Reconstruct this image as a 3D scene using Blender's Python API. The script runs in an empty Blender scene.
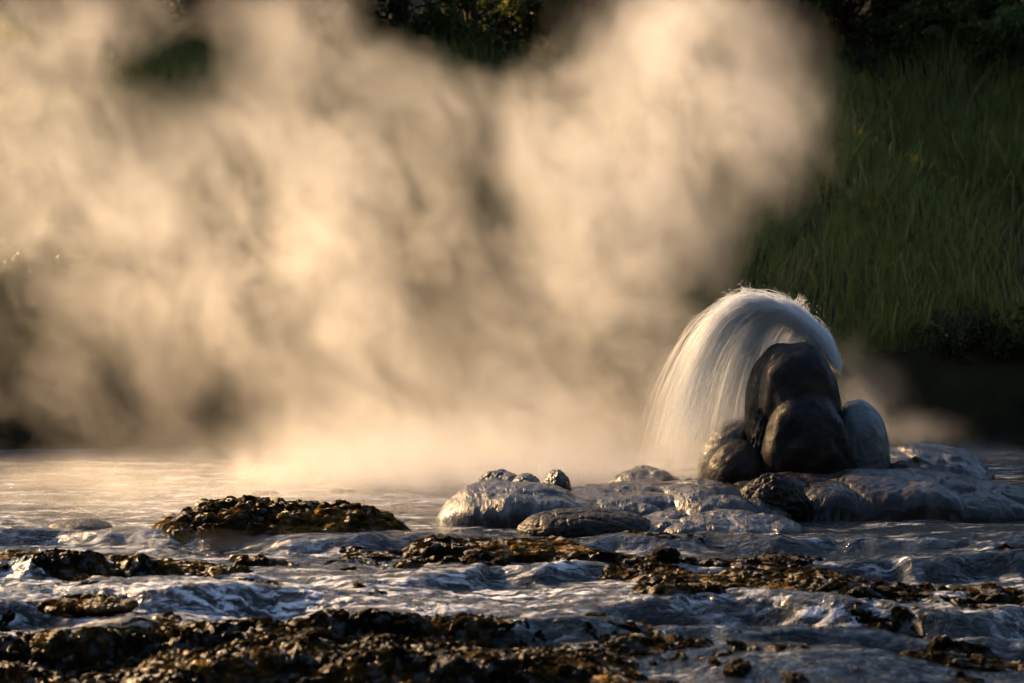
import bpy, math, random
import numpy as np
from mathutils import Vector, Matrix
random.seed(7); RNG = np.random.default_rng(11)
sc = bpy.context.scene
COL = sc.collection
R = math.radians

# ------------------------------------------------------------------ camera numbers
FPX = 1991.0; CAMH = 0.95; HOR = 330.0
def at(px, py, Y):
    return Vector(((px - 512) / FPX * Y, Y, CAMH - (py - HOR) / FPX * Y))
def mpp(Y): return Y / FPX          # metres per pixel at distance Y
SUN_AZ = 47.0   # degrees left of the viewing direction
SUN_EL = 26.0
SUN = Vector((-math.sin(R(SUN_AZ)) * math.cos(R(SUN_EL)), math.cos(R(SUN_AZ)) * math.cos(R(SUN_EL)), math.sin(R(SUN_EL))))

# ------------------------------------------------------------------ vectorised noise
def _hash(ix, iy, iz, seed):
    h = (ix.astype(np.int64) * 374761393 + iy.astype(np.int64) * 668265263 + iz.astype(np.int64) * 2147483647 + seed * 144665) & 0xFFFFFFFF
    h = ((h ^ (h >> 13)) * 1274126177) & 0xFFFFFFFF
    h = ((h ^ (h >> 16)) * 2246822519) & 0xFFFFFFFF
    h = h ^ (h >> 15)
    return (h & 0xFFFFFF) / float(0xFFFFFF) * 2 - 1
def vnoise(x, y, z=None, seed=0):
    x = np.asarray(x, float); y = np.asarray(y, float)
    z = np.zeros_like(x) if z is None else np.asarray(z, float)
    x0, y0, z0 = np.floor(x), np.floor(y), np.floor(z)
    fx, fy, fz = x - x0, y - y0, z - z0
    ux, uy, uz = [f * f * f * (f * (f * 6 - 15) + 10) for f in (fx, fy, fz)]
    r = 0
    for dx in (0, 1):
        for dy in (0, 1):
            for dz in (0, 1):
                w = (ux if dx else 1 - ux) * (uy if dy else 1 - uy) * (uz if dz else 1 - uz)
                r = r + w * _hash(x0 + dx, y0 + dy, z0 + dz, seed)
    return r
def fbm(x, y, z=None, oct=4, seed=0, gain=.5, lac=2.03):
    r = 0; a = 1; s = 0; x = np.asarray(x, float); y = np.asarray(y, float)
    z = np.zeros_like(x) if z is None else np.asarray(z, float)
    for k in range(oct):
        r = r + a * vnoise(x, y, z, seed + k * 17); s += a
        x = x * lac + 3.1; y = y * lac + 1.7; z = z * lac + 5.3; a *= gain
    return r / s
def ridge(x, y, z=None, oct=4, seed=0, gain=.55):
    r = 0; a = 1; s = 0; x = np.asarray(x, float); y = np.asarray(y, float)
    z = np.zeros_like(x) if z is None else np.asarray(z, float)
    for k in range(oct):
        n = 1 - np.abs(vnoise(x, y, z, seed + k * 13)) * 2
        r = r + a * n; s += a
        x = x * 2.03 + 3.1; y = y * 2.03 + 1.7; z = z * 2.03; a *= gain
    return r / s
def sst(a, b, x):
    t = np.clip((np.asarray(x, float) - a) / (b - a), 0, 1); return t * t * (3 - 2 * t)

# ------------------------------------------------------------------ mesh helpers
def mesh_np(name, verts, faces, mat, parent=None, smooth=True, attrs=None):
    """faces: (n,k) array, k = 3 or 4"""
    me = bpy.data.meshes.new(name)
    verts = np.asarray(verts, np.float32); faces = np.asarray(faces, np.int32)
    n, k = faces.shape
    me.vertices.add(len(verts)); me.vertices.foreach_set('co', verts.ravel())
    me.loops.add(n * k); me.loops.foreach_set('vertex_index', faces.ravel())
    me.polygons.add(n)
    me.polygons.foreach_set('loop_start', np.arange(0, n * k, k, dtype=np.int32))
    me.polygons.foreach_set('loop_total', np.full(n, k, np.int32))
    me.update(calc_edges=True)
    me.polygons.foreach_set('use_smooth', np.full(n, smooth, bool))
    for an, av in (attrs or {}).items():
        a = me.attributes.new(an, 'FLOAT', 'POINT'); a.data.foreach_set('value', np.asarray(av, np.float32))
    me.materials.append(mat)
    o = bpy.data.objects.new(name, me); COL.objects.link(o)
    if parent is not None: o.parent = parent
    return o
def tag(o, label=None, cat=None, group=None, kind=None):
    if label: o['label'] = label
    if cat: o['category'] = cat
    if group: o['group'] = group
    if kind: o['kind'] = kind
    return o
def empty(name, loc=(0, 0, 0)):
    o = bpy.data.objects.new(name, None); COL.objects.link(o); o.location = loc; return o
def grid_faces(nr, nc):
    i = np.arange(nr - 1)[:, None] * nc + np.arange(nc - 1)[None, :]
    return np.stack([i, i + 1, i + nc + 1, i + nc], -1).reshape(-1, 4)
def sphere_np(nu=64, nv=40):
    th = np.linspace(0, 2 * np.pi, nu, endpoint=False); ph = np.linspace(0, np.pi, nv + 2)[1:-1]
    T, P = np.meshgrid(th, ph)
    v = np.stack([np.sin(P) * np.cos(T), np.sin(P) * np.sin(T), np.cos(P)], -1).reshape(-1, 3)
    f = []
    for r in range(nv - 1):
        a = r * nu + np.arange(nu); b = r * nu + (np.arange(nu) + 1) % nu
        f.append(np.stack([a, a + nu, b + nu, b], -1))
    f = np.concatenate(f)
    nt = len(v); v = np.concatenate([v, [[0, 0, 1], [0, 0, -1]]])
    a = np.arange(nu); b = (a + 1) % nu; l = (nv - 1) * nu
    cap1 = np.stack([np.full(nu, nt), a, b, b], -1)
    cap2 = np.stack([np.full(nu, nt + 1), l + b, l + a, l + a], -1)
    return v, f, cap1[:, :3], cap2[:, :3]
def tris_from(f, c1, c2):
    return np.concatenate([f[:, [0, 1, 2]], f[:, [0, 2, 3]], c1, c2])
def rot(v, ax, ang):
    M = np.array(Matrix.Rotation(ang, 3, ax)); return v @ M.T

# ------------------------------------------------------------------ materials
def mat(name):
    m = bpy.data.materials.new(name); m.use_nodes = True
    nt = m.node_tree; nt.nodes.clear()
    out = nt.nodes.new('ShaderNodeOutputMaterial')
    return m, nt, out
def N(nt, t, **kw):
    n = nt.nodes.new(t)
    for k, v in kw.items():
        if k.startswith('i_'):
            key = k[2:].replace('_', ' ')
            n.inputs[key].default_value = v
        else: setattr(n, k, v)
    return n
def ramp(nt, fac, stops):
    r = nt.nodes.new('ShaderNodeValToRGB'); e = r.color_ramp.elements
    while len(e) < len(stops): e.new(.5)
    for i, (p, c) in enumerate(stops):
        e[i].position = p; e[i].color = (c[0], c[1], c[2], 1) if not isinstance(c, (int, float)) else (c, c, c, 1)
    nt.links.new(fac, r.inputs['Fac']); return r.outputs['Color']
def noise_tex(nt, scale, detail=4, rough=.55, mapping=None, dist=0):
    tc = nt.nodes.new('ShaderNodeTexCoord'); v = tc.outputs['Object']
    if mapping:
        mp = nt.nodes.new('ShaderNodeMapping'); mp.inputs['Scale'].default_value = mapping
        nt.links.new(v, mp.inputs['Vector']); v = mp.outputs['Vector']
    n = N(nt, 'ShaderNodeTexNoise', i_Scale=scale, i_Detail=detail, i_Roughness=rough, i_Distortion=dist)
    nt.links.new(v, n.inputs['Vector']); return n.outputs['Fac']
def bump(nt, h, strength, dist, prev=None):
    b = N(nt, 'ShaderNodeBump', i_Strength=strength, i_Distance=dist)
    nt.links.new(h, b.inputs['Height'])
    if prev: nt.links.new(prev, b.inputs['Normal'])
    return b.outputs['Normal']

def wet_rock(name, dark, mid, light, rough=(.18, .45), scale=5, bdist=.012, coat=.3, mapping=None, fine=40):
    m, nt, out = mat(name)
    p = nt.nodes.new('ShaderNodeBsdfPrincipled')
    if coat < .21: p.inputs['Specular IOR Level'].default_value = .16 if coat < .1 or coat > .13 else .35
    n1 = noise_tex(nt, scale, 6, .62, mapping, .6); n2 = noise_tex(nt, fine, 5, .65, mapping)
    c = ramp(nt, n1, [(.33, dark), (.52, mid), (.70, light)])
    nt.links.new(c, p.inputs['Base Color'])
    nt.links.new(ramp(nt, n2, [(.35, rough[0]), (.65, rough[1])]), p.inputs['Roughness'])
    b = bump(nt, n1, .8, bdist * 2); b = bump(nt, n2, .8, bdist * .6, b)
    nt.links.new(b, p.inputs['Normal'])
    p.inputs['Coat Weight'].default_value = coat; p.inputs['Coat Roughness'].default_value = .12
    nt.links.new(p.outputs[0], out.inputs['Surface']); return m

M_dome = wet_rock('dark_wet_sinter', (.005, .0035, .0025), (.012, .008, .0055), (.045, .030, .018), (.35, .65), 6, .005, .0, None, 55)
M_skylit = wet_rock('skylit_wet_sinter', (.05, .06, .065), (.10, .115, .12), (.20, .215, .22), (.25, .5), 7, .012, .12)  # pale blue of the sky light put into the rock colour
M_film = wet_rock('sinter_under_water_film', (.005, .004, .0035), (.016, .013, .011), (.15, .14, .14), (.18, .5), 5, .010, .12, (2.6, .7, 1.3), 38)
M_brown = wet_rock('brown_wet_rock', (.004, .003, .002), (.011, .008, .005), (.040, .026, .014), (.35, .65), 8, .008, .0, None, 60)

# algae covered clumps: dark olive to ochre, sunlit gold glints painted in
def algae_mat(name, dark, mid, light, gold_glint):
    m, nt, out = mat(name)
    p = nt.nodes.new('ShaderNodeBsdfPrincipled')
    n1 = noise_tex(nt, 4.5, 7, .72); n2 = noise_tex(nt, 60, 6, .75, None, .8)
    c1 = ramp(nt, n1, [(.38, dark), (.50, mid), (.60, light), (.68, gold_glint)])
    c2 = ramp(nt, n2, [(.3, (.35, .35, .35)), (.7, (1.5, 1.4, 1.2))])
    mx = N(nt, 'ShaderNodeMix', data_type='RGBA', blend_type='MULTIPLY'); mx.inputs[0].default_value = 1
    nt.links.new(c1, mx.inputs[6]); nt.links.new(c2, mx.inputs[7])
    nt.links.new(mx.outputs[2], p.inputs['Base Color'])
    nt.links.new(ramp(nt, n2, [(.3, .2), (.7, .5)]), p.inputs['Roughness'])
    b = bump(nt, n2, 1, .012)
    nt.links.new(b, p.inputs['Normal'])
    n3 = noise_tex(nt, 22, 4, .6)
    nt.links.new(ramp(nt, n3, [(.52, .0), (.66, .45)]), p.inputs['Specular IOR Level'])
    nt.links.new(p.outputs[0], out.inputs['Surface']); return m
M_algae = algae_mat('algae_crust', (.005, .004, .002), (.022, .014, .005), (.12, .07, .018), (.50, .27, .07))
M_bed = algae_mat('riverbed_algae', (.004, .0035, .0025), (.010, .008, .0045), (.060, .038, .013), (.46, .26, .07))

# water
def water_mat():
    m, nt, out = mat('stream_water')
    p = nt.nodes.new('ShaderNodeBsdfPrincipled')
    foam_sheen = noise_tex(nt, 2.6, 8, .68, (.5, 1.9, 1), .4)
    st = noise_tex(nt, 17, 8, .75, (.45, 1.5, 1), .3)
    at_ = nt.nodes.new('ShaderNodeAttribute'); at_.attribute_name = 'foam_sheen'
    a1 = N(nt, 'ShaderNodeMath', operation='ADD'); nt.links.new(foam_sheen, a1.inputs[0]); nt.links.new(at_.outputs['Fac'], a1.inputs[1])
    f1 = ramp(nt, a1.outputs[0], [(.54, 0.), (.72, 1.)])
    f2 = ramp(nt, st, [(.49, 0.), (.57, 1.)])
    mu = N(nt, 'ShaderNodeMath', operation='MULTIPLY'); nt.links.new(f1, mu.inputs[0]); nt.links.new(f2, mu.inputs[1])
    mc = N(nt, 'ShaderNodeMix', data_type='RGBA')
    nt.links.new(mu.outputs[0], mc.inputs[0])
    mc.inputs[6].default_value = (.006, .008, .009, 1); mc.inputs[7].default_value = (.80, .83, .90, 1)  # pale colour serves foam and the painted silver sheen of the sky
    nt.links.new(mc.outputs[2], p.inputs['Base Color'])
    nt.links.new(ramp(nt, mu.outputs[0], [(0, .05), (1, .45)]), p.inputs['Roughness'])
    p.inputs['IOR'].default_value = 1.33
    r1 = noise_tex(nt, 9, 7, .62, (.7, 1.4, 1), .3); r2 = noise_tex(nt, 60, 6, .7, (.7, 1.1, 1), .2)
    b = bump(nt, r1, 1, .075); b = bump(nt, r2, .6, .006, b); nt.links.new(b, p.inputs['Normal'])
    nt.links.new(p.outputs[0], out.inputs['Surface']); return m
M_water = water_mat()

def leaf_mat(name, attr_cols, trans=.45, rough=.5):
    m, nt, out = mat(name)
    a = nt.nodes.new('ShaderNodeAttribute'); a.attribute_name = 'tint'
    c = ramp(nt, a.outputs['Fac'], attr_cols)
    p = nt.nodes.new('ShaderNodeBsdfPrincipled'); p.inputs['Roughness'].default_value = rough
    p.inputs['Specular IOR Level'].default_value = .3
    nt.links.new(c, p.inputs['Base Color'])
    t = nt.nodes.new('ShaderNodeBsdfTranslucent'); nt.links.new(c, t.inputs['Color'])
    mx = nt.nodes.new('ShaderNodeMixShader'); mx.inputs[0].default_value = trans
    nt.links.new(p.outputs[0], mx.inputs[1]); nt.links.new(t.outputs[0], mx.inputs[2])
    nt.links.new(mx.outputs[0], out.inputs['Surface']); return m
M_grass = leaf_mat('grass_blades', [(0, (.10, .125, .03)), (.5, (.20, .22, .055)), (.8, (.34, .33, .09)), (1, (.40, .32, .14))], .6)
M_leaf = leaf_mat('leaves', [(0, (.03, .05, .014)), (.6, (.08, .12, .03)), (1, (.30, .27, .06))], .55)
M_dleaf = leaf_mat('dark_leaves', [(0, (.010, .018, .006)), (.7, (.04, .06, .015)), (1, (.22, .19, .04))], .45)
def plain(name, c1, c2, scale, rough=.9, bd=.03):
    m, nt, out = mat(name); p = nt.nodes.new('ShaderNodeBsdfPrincipled')
    n = noise_tex(nt, scale, 6, .65); nt.links.new(ramp(nt, n, [(.3, c1), (.7, c2)]), p.inputs['Base Color'])
    p.inputs['Roughness'].default_value = rough; p.inputs['Specular IOR Level'].default_value = .15
    nt.links.new(bump(nt, n, 1, bd), p.inputs['Normal'])
    nt.links.new(p.outputs[0], out.inputs['Surface']); return m
M_soil = plain('overgrown_soil', (.008, .009, .005), (.03, .03, .012), 2.5)
M_ground = plain('ground_cover', (.02, .03, .01), (.05, .055, .02), .8)
M_forest = plain('forest', (.006, .010, .004), (.02, .026, .010), .3)  # dark cover for the hills added behind the viewer
M_bark = plain('bark', (.02, .015, .01), (.06, .045, .03), 18, .85, .01)

def jet_mat():
    m, nt, out = mat('spray_water')
    d = nt.nodes.new('ShaderNodeBsdfDiffuse'); d.inputs['Color'].default_value = (.93, .965, 1, 1)
    t = nt.nodes.new('ShaderNodeBsdfTranslucent'); t.inputs['Color'].default_value = (.93, .965, 1, 1)
    g = nt.nodes.new('ShaderNodeBsdfGlossy'); g.inputs['Roughness'].default_value = .3
    tr = nt.nodes.new('ShaderNodeBsdfTransparent')
    m1 = nt.nodes.new('ShaderNodeMixShader'); m1.inputs[0].default_value = .62
    m2 = nt.nodes.new('ShaderNodeMixShader'); m2.inputs[0].default_value = .12
    m3 = nt.nodes.new('ShaderNodeMixShader')
    a = nt.nodes.new('ShaderNodeAttribute'); a.attribute_name = 'thin'
    L = nt.links.new
    L(d.outputs[0], m1.inputs[1]); L(t.outputs[0], m1.inputs[2])
    L(m1.outputs[0], m2.inputs[1]); L(g.outputs[0], m2.inputs[2])
    L(a.outputs['Fac'], m3.inputs[0]); L(m2.outputs[0], m3.inputs[1]); L(tr.outputs[0], m3.inputs[2])
    L(m3.outputs[0], out.inputs['Surface']); return m
M_jet = jet_mat()

# ------------------------------------------------------------------ riverbed and water
def base_h(x, y):
    """level of the stream: drops towards the camera over low ledges"""
    h = 0 * x
    for k, (yk, dh, am, tl) in enumerate(((8.95, .03, .30, .02), (8.15, .045, .40, -.04), (7.45, .045, .40, .08), (6.9, .04, .34, -.05), (6.35, .045, .36, .06), (5.75, .045, .3, -.05), (5.3, .04, .25, .03))):
        w = am * fbm(x * 1.3 + 7 * k, y * .5, seed=50 + k, oct=4) + tl * x
        d = y + w - yk; vis = sst(-.25, .35, fbm(x * 1.1 + 3 * k, y * 0 + k, seed=150 + k, oct=2) + .15)
        h = h - 1.55 * dh * sst(.06, -.06, d) * (.4 + .6 * vis) + .026 * vis * np.exp(-((d - .09) / .08) ** 2)
    h += .030 * fbm(x * 1.6, y * 1.1, seed=3, oct=3) * sst(11, 8.5, y)
    h += .022 * np.clip(ridge(x * 2.2, y * 1.5, seed=9, oct=2), 0, 1) * sst(10.5, 8, y)
    # low swells drawn by the current
    h += .05 * np.exp(-((x + 2.2) / .7) ** 2 - ((y - 7.9) / .28) ** 2)
    h += .05 * np.exp(-((x + 1.45) / .35) ** 2 - ((y - 7.75) / .2) ** 2)
    h += .07 * np.exp(-((x - 1.25) / .55) ** 2 - ((y - 6.65) / .22) ** 2)
    h += .07 * np.exp(-((x - 1.0) / .4) ** 2 - ((y - 5.6) / .22) ** 2)
    h += .06 * np.exp(-((x - .55) / .35) ** 2 - ((y - 6.9) / .2) ** 2)
    return h
def water_h(x, y):
    near = sst(12, 7.5, y)
    h = base_h(x, y)
    wx = x + .12 * fbm(x * 3, y * 3, seed=20, oct=2)
    h += (.010 + .006 * near) * fbm(wx * 3.0, y * 4.2, seed=21, oct=4)
    h += .012 * near * np.clip(ridge(wx * 2.6 + .5 * y, y * 4.2, seed=33, oct=4), -.3, 1)
    h -= .011 * near
    h += .009 * near * np.tanh(3 * np.abs(vnoise(wx * 7 + 3 * y, y * 13, seed=35))) + .005 * near * np.tanh(3 * np.abs(vnoise(wx * 17 + 5 * y, y * 29, seed=39))) + .0035 * near * ridge(wx * 26, y * 30, seed=36, oct=2)
    return h
def bed_mask(x, y):
    """how much of the bed stands out of the water"""
    px = 512 + x / y * FPX
    m = 1.0 * sst(7.6, 6.8, y + .25 * fbm(x * 2, y * 2, seed=71)) * sst(1.6, -.3, x + .5 * fbm(x * 1.5, y * 1.5, seed=72))
    m = np.maximum(m, .75 * np.exp(-((x - .15) / .75) ** 2 - ((y - 6.9) / .42) ** 2))
    m = np.maximum(m, .55 * np.exp(-((x + 2.0) / .7) ** 2 - ((y - 7.35) / .25) ** 2))
    m = np.maximum(m, .6 * np.exp(-((x - 1.0) / .9) ** 2 - ((y - 5.5) / .3) ** 2))
    m = np.maximum(m, .62 * np.exp(-((x - .9) / .8) ** 2 - ((y - 7.3) / .25) ** 2))
    m = np.maximum(m, .6 * np.exp(-((x - 1.5) / .6) ** 2 - ((y - 6.45) / .16) ** 2))
    m = np.maximum(m, .5 * np.exp(-((x - .9) / .7) ** 2 - ((y - 8.9) / .5) ** 2))
    m = np.maximum(m, .72 * sst(-.02, .18, fbm(x * 1.2, y * 2.8, seed=77, oct=4)) * sst(9.2, 8.4, y))
    return m
def bed_h(x, y):
    m = bed_mask(x, y)
    wx = x + .05 * fbm(x * 6, y * 6, seed=81); wy = y + .05 * fbm(x * 6, y * 6, seed=82)
    big = fbm(wx * 3.0 + wy * .8, wy * 2.6, seed=83, oct=3)
    lump = np.tanh(3 * np.abs(vnoise(wx * 6 + wy * 4, wy * 12, seed=84))) * 1.2 - .4      # rounded tops, sharp creases
    lump2 = np.tanh(3 * np.abs(vnoise(wx * 15 + wy * 9, wy * 27, seed=85))) * 1.4 - .4
    fine = np.abs(vnoise(wx * 38 + 14 * y, wy * 60, seed=86)) * 2 - .4 + .5 * fbm(x * 110, y * 110, seed=87, oct=2)
    return base_h(x, y) - .05 + m * .066 + .050 * big + (.014 * lump + (.010 + .014 * fbm(x * 2.5, y * 3, seed=91, oct=2)) * lump2 + .007 * fine) * (.25 + m)

def sheet(name, fn, m, y0, y1, nr, nc, attrs=None):
    t = np.linspace(0, 1, nr); Y = y0 * (y1 / y0) ** t
    u = np.linspace(-1, 1, nc)
    YY, UU = np.meshgrid(Y, u, indexing='ij'); XX = UU * (.33 * YY + .9)
    x, y = XX.ravel(), YY.ravel(); z = fn(x, y)
    v = np.stack([x, y, z], -1)
    o = mesh_np(name, v, grid_faces(nr, nc), m, attrs={k: f(x, y, z) for k, f in (attrs or {}).items()})
    return o
def foam_sheen_attr(x, y, z):
    # broken water, plus sky reflection painted white on the bright pools
    f = .12 * sst(8.6, 8.0, y) * sst(6.9, 7.5, y) + .10 * np.exp(-((x + 1.1) / .5) ** 2 - ((y - 7.7) / .4) ** 2)
    f += .12 * np.exp(-((x + 1.6) / 1.8) ** 2 - ((y - 10.6) / 2.2) ** 2)
    f += .06 * sst(9, 14, y) + .02 - .01 * sst(-.2, .6, x) * sst(9, 8, y)
    return f
tag(sheet('riverbed', bed_h, M_bed, 4.6, 9.9, 1000, 1150), kind='structure')
tag(sheet('water', water_h, M_water, 4.55, 17.5, 900, 700, {'foam_sheen': foam_sheen_attr}), kind='structure')

# the wide surroundings: ground under and round everything, and the bank behind
def bank_z(x, y):
    edge = 15.9 + .25 * fbm(x * .5, x * 0 + 2.2, seed=120, oct=3)
    d = y - edge
    cut = .38 * sst(2.4, 3.3, x) + .25 * sst(-2.2, -2.8, x)
    z = -.25 + .70 * sst(-.1, .35, d) + cut * sst(-.02, .22, d) + np.clip(d - .3, 0, 4.9) * (.76 - .13 * cut) + np.clip(d - 5.2, 0, 14) * .40 + np.clip(d - 19.2, 0, 50) * .08
    k = .22 + .78 * sst(-9.5, -6.2, x)
    z = z * np.where(z > 0, k, 1)
    z += .22 * fbm(x * .9, y * .9, seed=121, oct=4) * sst(0, 1.2, d)
    return z
xs = np.linspace(-30, 30, 400); ys = 15.2 + 60 * np.linspace(0, 1, 160) ** 2.2
YY, XX = np.meshgrid(ys, xs, indexing='ij'); bx, by = XX.ravel(), YY.ravel()
tag(mesh_np('bank', np.stack([bx, by, bank_z(bx, by)], -1), grid_faces(160, 400), M_soil), kind='structure')
gs = 300
gx = np.linspace(-gs, gs, 60); YY, XX = np.meshgrid(gx, gx, indexing='ij'); gxr, gyr = XX.ravel(), YY.ravel()
gz = -.45 + .5 * sst(6, 60, np.hypot(gxr, np.maximum(0, np.abs(gyr - 8) - 8)))
tag(mesh_np('ground', np.stack([gxr, gyr, gz], -1), grid_faces(60, 60), M_ground), kind='structure')

# unseen forested rise behind the viewer, added to block the low sky
an = np.linspace(R(150), R(390), 160); rr = np.linspace(0, 1, 30)
RR, AA = np.meshgrid(rr, an, indexing='ij')
rad_ = 24 + 40 * RR.ravel(); A_ = AA.ravel()
hx, hy = rad_ * np.cos(A_), 4 + rad_ * np.sin(A_)
hz = -.5 + 34 * sst(0, .8, RR.ravel()) * sst(R(150), R(178), A_) * sst(R(390), R(362), A_) + 2.5 * fbm(hx * .15, hy * .15, seed=600) * sst(0, .2, RR.ravel())
tag(mesh_np('sky_block_hills', np.stack([hx, hy, hz], -1), grid_faces(30, 160), M_forest), kind='structure')

# ------------------------------------------------------------------ rocks
def rock(name, c, rad, m, parent=None, rotz=0, tilt=0, lump=.06, freq=2.2, fine=.020, ff=7, seed=0, flat=0, nu=200, nv=120, lobes=0, shape=None, streak=0):
    v, f, c1, c2 = sphere_np(nu, nv)
    d = v.copy()
    r = 1 + lump * fbm(d[:, 0] * freq + seed, d[:, 1] * freq, d[:, 2] * freq, oct=3, seed=seed + 200)
    if lobes:
        r += lobes * (1 - np.abs(vnoise(d[:, 0] * 4.2 + seed, d[:, 1] * 4.2, d[:, 2] * 4.2, seed=seed + 300)) * 2)
    r += fine * fbm(d[:, 0] * ff, d[:, 1] * ff, d[:, 2] * ff, oct=4, seed=seed + 400)
    r += .45 * fine * ridge(d[:, 0] * ff * 3.2, d[:, 1] * ff * 3.2, d[:, 2] * ff * 1.3, oct=3, seed=seed + 410)   # drip marks
    if streak:
        an = np.arctan2(d[:, 1], d[:, 0]); r += streak * vnoise(an * 9, d[:, 2] * .8, seed=seed + 9) * np.clip(1 - d[:, 2] ** 4, 0, 1)
    if flat:   # flatter top
        v[:, 2] = np.sign(v[:, 2]) * np.abs(v[:, 2]) ** flat
    v = v * r[:, None] * np.array(rad)
    if shape: v = shape(v)
    v = rot(v, 'Y', tilt); v = rot(v, 'Z', rotz)
    if parent is None:
        o = mesh_np(name, v, tris_from(f, c1, c2), m); o.location = c
    else:
        o = mesh_np(name, v + np.array(Vector(c) - parent.location), tris_from(f, c1, c2), m, parent)
    return o
def prock(name, px0, px1, pyt, pyb, Y, m, depth=None, **kw):
    """rock filling the pixel box at distance Y (its real size follows from the distance)"""
    s = mpp(Y); w = (px1 - px0) * s / 2; h = (pyb - pyt) * s / 2
    c = at((px0 + px1) / 2, (pyt + pyb) / 2, Y)
    return rock(name, c, (w, depth or (w + h) / 2, h), m, **kw)

# --- the geyser cone: fused lobes of sinter
GY = 10.9
cone = empty('geyser_cone', at(800, 490, GY))
tag(cone, 'tall dark rounded mineral cone of fused wet lobes standing in front of the water jet', 'rock')
def sh_top(v):    # thumb shape leaning right, narrower foot
    z = v[:, 2] / .31
    v = v.copy(); v[:, 0] += -.03 * z * z + .045 * np.clip(-z, 0, 1) * 0
    return v
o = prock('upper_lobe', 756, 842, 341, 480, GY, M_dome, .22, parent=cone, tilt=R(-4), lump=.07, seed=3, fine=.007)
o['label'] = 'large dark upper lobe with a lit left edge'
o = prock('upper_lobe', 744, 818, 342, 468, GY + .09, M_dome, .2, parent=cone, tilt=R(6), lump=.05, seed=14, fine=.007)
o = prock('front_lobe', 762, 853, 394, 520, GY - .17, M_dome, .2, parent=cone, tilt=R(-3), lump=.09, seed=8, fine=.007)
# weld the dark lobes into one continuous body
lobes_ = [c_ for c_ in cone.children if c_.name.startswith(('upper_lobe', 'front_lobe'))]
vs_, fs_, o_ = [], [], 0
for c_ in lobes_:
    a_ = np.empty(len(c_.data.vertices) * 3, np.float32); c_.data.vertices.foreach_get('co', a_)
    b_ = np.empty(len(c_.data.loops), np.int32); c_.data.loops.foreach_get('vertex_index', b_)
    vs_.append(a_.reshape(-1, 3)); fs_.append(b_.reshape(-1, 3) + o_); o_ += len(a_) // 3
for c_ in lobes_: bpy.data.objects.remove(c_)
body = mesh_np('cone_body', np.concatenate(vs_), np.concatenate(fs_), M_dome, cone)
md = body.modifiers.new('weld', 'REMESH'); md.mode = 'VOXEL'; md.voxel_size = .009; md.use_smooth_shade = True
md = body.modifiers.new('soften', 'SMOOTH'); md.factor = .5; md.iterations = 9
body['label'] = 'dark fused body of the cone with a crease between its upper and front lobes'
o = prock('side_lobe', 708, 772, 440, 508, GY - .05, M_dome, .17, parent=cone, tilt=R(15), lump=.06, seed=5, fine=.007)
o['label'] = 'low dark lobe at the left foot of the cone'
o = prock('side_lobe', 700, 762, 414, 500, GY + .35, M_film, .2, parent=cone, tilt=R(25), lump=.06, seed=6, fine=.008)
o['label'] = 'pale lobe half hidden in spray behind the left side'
o = prock('side_lobe', 834, 889, 398, 505, GY + .03, M_skylit, .2, parent=cone, tilt=R(-6), lump=.05, seed=7, fine=.008)
o['label'] = 'smooth lobe on the right side, coloured pale blue grey by painted sky light'
o = prock('knob', 886, 918, 461, 495, GY - .12, M_brown, .09, parent=cone, lump=.08, seed=12)
o = prock('wet_crust', 748, 775, 405, 500, GY - .05, M_brown, .1, parent=cone, tilt=R(5), lump=.15, seed=31, lobes=.10, fine=.05)
o['label'] = 'rough sunlit crust between the upper and the left lobe'

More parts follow.
